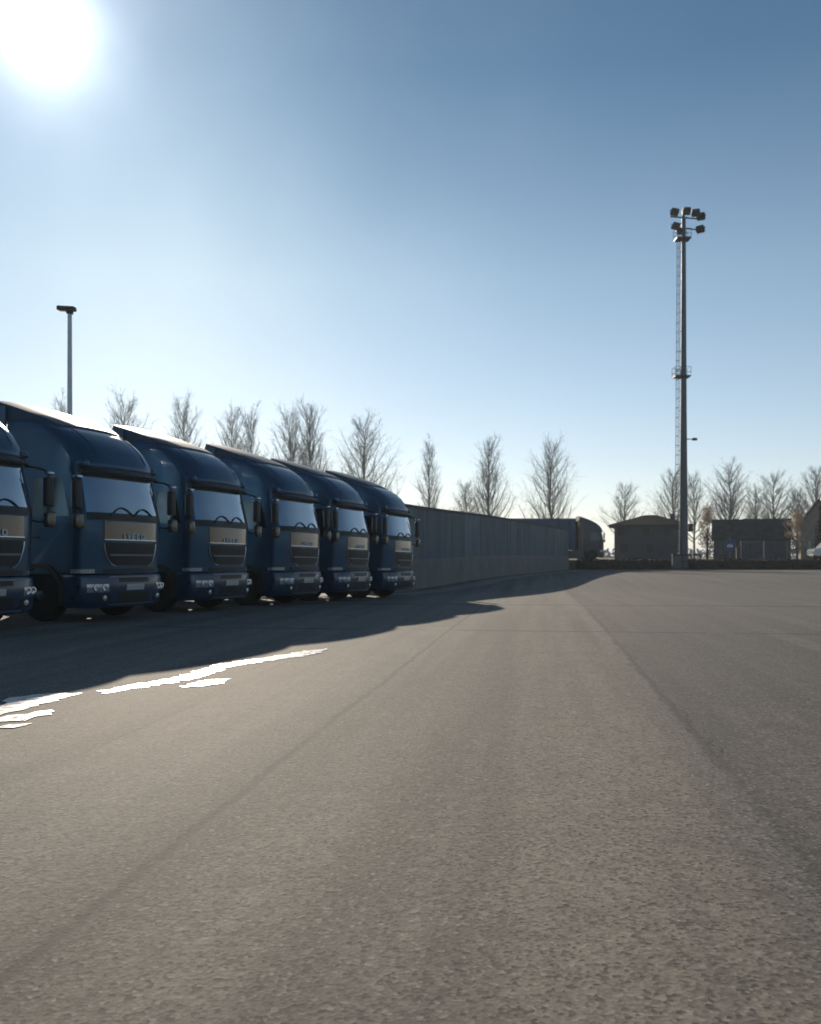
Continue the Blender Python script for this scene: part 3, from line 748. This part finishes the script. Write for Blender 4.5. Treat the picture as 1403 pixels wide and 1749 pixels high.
# leafy clumps
def leaf_cloud(m, rn, c, rx, ry, rz, n, s):
    for _ in range(n):
        while True:
            q = rvec(rn)
            if q.length < 1: break
        p = Vector(c)+Vector((q.x*rx, q.y*ry, q.z*rz)); a = rvec(rn).normalized()*s; b = a.cross(rvec(rn)).normalized()*s*.7
        m.add([p-a, p+b*.6, p+a, p-b], [(0, 1, 2, 3)])
def brown_tree(px, Z, top, wid, seed, label, name='beech_tree'):
    rn = random.Random(seed); h = zh(top, Z)-UP; o = empty(name, (at(px, Z), Z, UP))
    T, C = bare_tree(seed, h, 38, 22, .2, 5, .16, .42, .014); T.build('trunk', M['bark'], o, True)
    wpx = wid/F*Z/2
    for k in range(26):
        z = rn.uniform(.18, .95)*h; r = wpx*(1-(z/h-.35)**2*1.2)
        a = rn.uniform(0, 6.28); q = rn.uniform(.2, .9)*r
        leaf_cloud(C, rn, (q*math.cos(a), q*math.sin(a), z), .55, .5, .45, 110, .085)
    C.build('crown', M['dry'], o); tag(o, label, 'tree'); return o
brown_tree(1362, 108, 868, 34, 31, 'tree with brown withered leaves right of the dark barn')
brown_tree(1208, 118, 862, 26, 37, 'narrow tree with brown leaves against the left end of the barn')
def conifer(px, Z, top, wid, seed, label):
    rn = random.Random(seed); h = zh(top, Z)-UP; o = empty('conifer_tree', (at(px, Z), Z, UP))
    MB().tube([(0, 0, 0), (0, 0, h*.96)], [.2, .02], 7).build('trunk', M['bark'], o, True)
    C = MB(); wr = wid/F*Z/2
    for k in range(1500):
        t = rn.random()**1.2; z = h*(.06+.94*t); r = wr*(1-t)**.85*rn.uniform(.25, 1)+.03; a = rn.uniform(0, 6.28)
        p = Vector((r*math.cos(a), r*math.sin(a), z-.25*r)); d = Vector((math.cos(a), math.sin(a), rn.uniform(-.5, .1)))*rn.uniform(.25, .5)
        sd_ = Vector((-math.sin(a), math.cos(a), rn.uniform(-.3, .3)))*rn.uniform(.06, .12)
        C.add([p-sd_, p+d, p+sd_, p-d*.4], [(0, 1, 2, 3)])
    C.build('crown', M['needle'], o); tag(o, label, 'tree'); return o
conifer(1403, 106, 862, 22, 5, 'dark pointed conifer at the right edge of the photo')

# hedge along the far edge of the yard
hg = empty('hedge', (at(985, 93.1), 93.1, 0)); HL = 52
rn = random.Random(12)
m = MB(); n = 260; vs = []
for i in range(n+1):
    x = HL*i/n; tz = .92+.06*math.sin(x*1.3)+rn.uniform(-.04, .04)
    vs += [(x, -.55+rn.uniform(-.05, .05), -.02), (x, -.58+rn.uniform(-.07, .07), tz*.6), (x, -.35, tz), (x, .2, tz+.02), (x, .35, .5), (x, .3, -.02)]
fs = [(i*6+j, i*6+(j+1) % 6, (i+1)*6+(j+1) % 6, (i+1)*6+j) for i in range(n) for j in range(6)]+[tuple(range(6)), tuple(6*n+j for j in range(5, -1, -1))]
m.add(vs, fs).build('hedge_core', M['hedge'], hg)
m = MB()
for k in range(13000):
    x = rn.uniform(0, HL); u_ = rn.random()
    p = Vector((x, -.62+rn.uniform(-.05, .1), rn.uniform(0, .95))) if u_ < .6 else Vector((x, rn.uniform(-.55, .3), .95+.06*math.sin(x*1.3)+rn.uniform(-.04, .14)))
    a = rvec(rn).normalized()*.07; b = a.cross(rvec(rn)).normalized()*.05; m.add([p-a, p+b, p+a, p-b], [(0, 1, 2, 3)])
m.build('foliage', M['hedge'], hg)
tag(hg, 'low dark clipped hedge along the far edge of the yard', 'hedge')

# ------------------------------------------------------------------ buildings beyond the yard
Z = 120.0; x0, x1 = at(1051, Z), at(1166, Z); hs_ = empty('house', ((x0+x1)/2, Z, UP), (0, 0, R(-14))); hw = (x1-x0)/2; D = 8.0
ez = zh(898, Z)-UP; az_ = zh(880, Z)-UP
MB().box(-hw, hw, 0, D, 0, ez).build('wall', M['render'], hs_)
m = MB(); o_ = .75; m.add([(-hw-o_, -o_, ez-.02), (hw+o_, -o_, ez-.02), (hw+o_, D+o_, ez-.02), (-hw-o_, D+o_, ez-.02), (-hw-o_, -o_, ez+.14), (hw+o_, -o_, ez+.14), (hw+o_, D+o_, ez+.14), (-hw-o_, D+o_, ez+.14), (-.5, D/2, az_+.2), (1.0, D/2, az_+.2)],
   [(0, 1, 2, 3), (0, 4, 5, 1), (1, 5, 6, 2), (2, 6, 7, 3), (3, 7, 4, 0), (4, 8, 9, 5), (5, 9, 6), (6, 9, 8, 7), (7, 8, 4)])
rf = m.build('roof', M['roofdark'], hs_)
MB().box(hw-1.6, hw-1.0, D/2-.3, D/2+.3, az_-.7, az_+.35).build('chimney', M['render'], rf)
MB().tube([(-hw-o_, -o_-.05, ez+.03), (hw+o_, -o_-.05, ez+.03)], .07, 8).build('gutter', M['steel'], hs_)
for (wx, wz_) in ((-3.6, 3.2), (-.3, 3.1), (2.4, 3.1), (-3.2, .9), (.2, .9)):
    f = MB().box(wx-.45, wx+.45, -.05, -.003, wz_, wz_+1.1, .01).build('window', M['steel'], hs_)
    MB().box(wx-.37, wx+.37, -.062, -.052, wz_+.08, wz_+1.02).build('pane', M['black'], f)
    MB().box(wx-.55, wx+.55, -.12, -.055, wz_-.08, wz_-.01).build('sill', M['render'], f)
tag(hs_, 'square grey two storey house with a low hipped dark roof left of the mast', 'house')

Z = 112.0; x0, x1 = at(1219, Z), at(1350, Z); bn = empty('barn', ((x0+x1)/2, Z, UP), (0, 0, R(-19))); hw = (x1-x0)/2; D = 7.0
ez = zh(921, Z)-UP; tz = zh(884, Z)-UP
MB().box(-hw+.25, hw-.25, 0, D, 0, ez+.2).build('wall', M['wooddark'], bn)
m = MB(); n = 24; vs = []; rn = random.Random(3)
for i in range(n+1):
    x = -hw+2*hw*i/n; j = rn.uniform(-.06, .06)
    vs += [(x, -.45, ez-.1), (x, -.4, ez+.1), (x, D/2-.4, tz+j-.05), (x, D/2+.4, tz+j-.05), (x, D+.45, ez+.1), (x, D+.45, ez-.1)]
fs = [(i*6+j, i*6+(j+1) % 6, (i+1)*6+(j+1) % 6, (i+1)*6+j) for i in range(n) for j in range(6)]+[tuple(range(6)), tuple(6*n+j for j in range(5, -1, -1))]
m.add(vs, fs).build('roof', M['roofmoss'], bn)
for (a, b) in ((-1.3, .9), (1.4, 3.8)):
    f = MB().box(a, b, -.06, -.003, .08, 2.05, .01).build('door', M['render'], bn)
    MB().box((a+b)/2-.03, (a+b)/2+.03, -.075, -.062, .1, 2.0).build('door_joint', M['steel'], f)
for x in frange(-hw+.4, hw-.4, 5): MB().box(x-.07, x+.07, -.35, -.2, 0, ez-.12).build('post', M['wooddark'], bn)
tag(bn, 'long low dark barn with a big weathered roof right of the mast', 'barn')

# tan cottage at the right edge
Z = 118.0; ct = empty('cottage', (at(1399, Z), Z, UP), (0, 0, R(-20))); cw = 2.15; D = 8.0
ez = zh(893, Z)-UP; tz = zh(852, Z)-UP
M['tan'] = simple('tan_render', (.36, .29, .22), .9, 0, .15, 1.5, .2)
MB().prism([(-cw, 0), (cw, 0), (cw, ez), (0, tz-.25), (-cw, ez)], 'y', 0, D).build('wall', M['tan'], ct)
for sg_ in (-1, 1):
    e0 = (sg_*(cw+.45), ez-.62); MB().prism([(0, tz-.20), (0, tz), (e0[0], e0[1]+.05), (e0[0], e0[1]-.13)], 'y', -.45, D+.45).build('roof', M['roofdark'], ct)
f = MB().box(-.5, .5, -.05, -.003, 1.0, 2.2, .01).build('window', M['steel'], ct)
MB().box(-.42, .42, -.064, -.052, 1.08, 2.12).build('pane', M['glass'], f)
f = MB().box(-.4, .4, -.05, -.003, 3.3, 4.3, .01).build('window', M['steel'], ct)
MB().box(-.33, .33, -.064, -.052, 3.38, 4.22).build('pane', M['glass'], f)
tag(ct, 'tan cottage with a steep dark gable cut by the right edge', 'house')

# sign
Z = 105.0; sg = empty('sign', (at(1247, Z), Z, UP))
MB().tube([(0, .05, 0), (0, .05, 2.7)], .05, 8).build('post', M['galv'], sg)
pz = zh(932, Z)-UP; p_ = MB().box(-.62, .62, -.03, 0, pz-.68, pz+.68, .012).build('panel', M['signblue'], sg)
m = MB(); m.tube([(-.30, -.034, pz+.02), (-.12, -.034, pz+.12), (.12, -.034, pz+.12), (.32, -.034, pz)], .055, 6); m.box(-.34, .34, -.045, -.031, pz-.16, pz-.02)
m.build('symbol', M['signwhite'], p_)
tag(sg, 'blue square sign with a pale symbol standing before the barn', 'sign')

# fence in front of the barn
Z = 103.0; fx0 = at(1266, Z); fc = empty('wire_fence', (fx0, Z, UP)); FLn = 13.0
zt = zh(924, Z)-UP
for k in range(6):
    x = FLn*k/5; MB().tube([(x, 0, 0), (x, 0, zt)], .07, 6).build('fence_post', M['galv'], fc)
m = MB()
for h in (.1, zt-.06): m.tube([(0, -.05, h), (FLn, -.05, h)], .025, 5)
m.build('rail', M['galv'], fc)
m = MB(); x = 0
while x < FLn-.1: m.tube([(x, -.06, .08), (x, -.06, zt-.05)], .008, 3, False); x += .16
z = .25
while z < zt: m.tube([(0, -.06, z), (FLn, -.06, z)], .008, 3, False); z += .2
m.build('wire_mesh', M['galv'], fc)
tag(fc, 'pale wire mesh fence with thin posts in front of the barn', 'fence')
# gate post left of the fence
Z = 100.5; gp = empty('gate_post', (at(1260, Z), Z, UP))
MB().box(-.14, .14, -.14, .14, 0, 1.25, .02).build('pillar', M['steel'], gp)
MB().box(-.18, .18, -.18, .18, 1.252, 1.33, .02).build('cap', M['steel'], gp)
tag(gp, 'short dark post beneath and right of the blue sign', 'post')

# van at the right edge
Z = 101.0; vn = empty('van', (at(1391, Z), Z, UP))
prof = [(0, .45), (0, 1.05), (.18, 1.2), (.95, 1.35), (1.55, 1.95), (5.1, 2.0), (5.3, 1.8), (5.35, .45)]
MB().prism([(a, b) for a, b in prof], 'y', 0, 1.85).build('body', M['white'], vn)
MB().prism([(1.02, 1.36), (1.55, 1.86), (2.3, 1.88), (2.3, 1.36)], 'y', -.012, -.002).build('side_window', M['glass'], vn)
MB().prism([(2.5, 1.36), (2.5, 1.88), (4.9, 1.88), (4.9, 1.36)], 'y', -.012, -.002).build('side_window', M['glass'], vn)
MB().box(-.03, .1, .15, .45, .75, .95, .02).build('headlight', M['lens'], vn)
MB().box(-.08, .3, 0, 1.85, .32, .58, .05).build('bumper', M['black'], vn)
for x in (1.0, 4.3):
    for y in (.1, 1.75):
        wh = MB().lathe([(.18, -.1), (.3, -.1), (.33, -.06), (.33, .06), (.3, .1), (.18, .1)], 20, 'y', (x, y, .33)).build('wheel', M['rubber'], vn, True)
        MB().lathe([(.17, -.11), (.17, .11)], 14, 'y', (x, y, .33)).build('rim', M['rim'], wh)
tag(vn, 'white van partly cut off by the right edge, in front of the conifer', 'van')

# far woodland
m = MB(); rn = random.Random(77); prev = None
for k in range(5200):
    x = rn.uniform(-260, 330); y = rn.uniform(300, 330); top = 3.2+1.3*math.sin(x*.05)+.9*math.sin(x*.13+1)+.5*math.sin(x*.41)
    p = Vector((x, y, UP+rn.uniform(0, max(.8, top)))); a = rvec(rn).normalized()*.9; b = a.cross(rvec(rn)).normalized()*.7; m.add([p-a, p+b, p+a, p-b], [(0, 1, 2, 3)])
w_ = m.build('woodland', M['twigdark']); w_['kind'] = 'stuff'; w_['label'] = 'low far woodland along the horizon'; w_['category'] = 'woodland'

# thin winter haze over the whole place
hm = bpy.data.materials.new('haze_air'); hm.use_nodes = True; hn = hm.node_tree.nodes
hn.remove(hn['Principled BSDF']); pv = hn.new('ShaderNodeVolumePrincipled')
pv.inputs['Density'].default_value = .0003; pv.inputs['Color'].default_value = (.85, .93, 1, 1); pv.inputs['Anisotropy'].default_value = .35
hm.node_tree.links.new(pv.outputs[0], hn['Material Output'].inputs['Volume'])
hzb = MB().box(-2600, 2600, -700, 4600, -1.5, 45).build('haze', hm); struct(hzb, 'stuff'); hzb['label'] = 'pale thin winter haze over the yard'; hzb['category'] = 'haze'
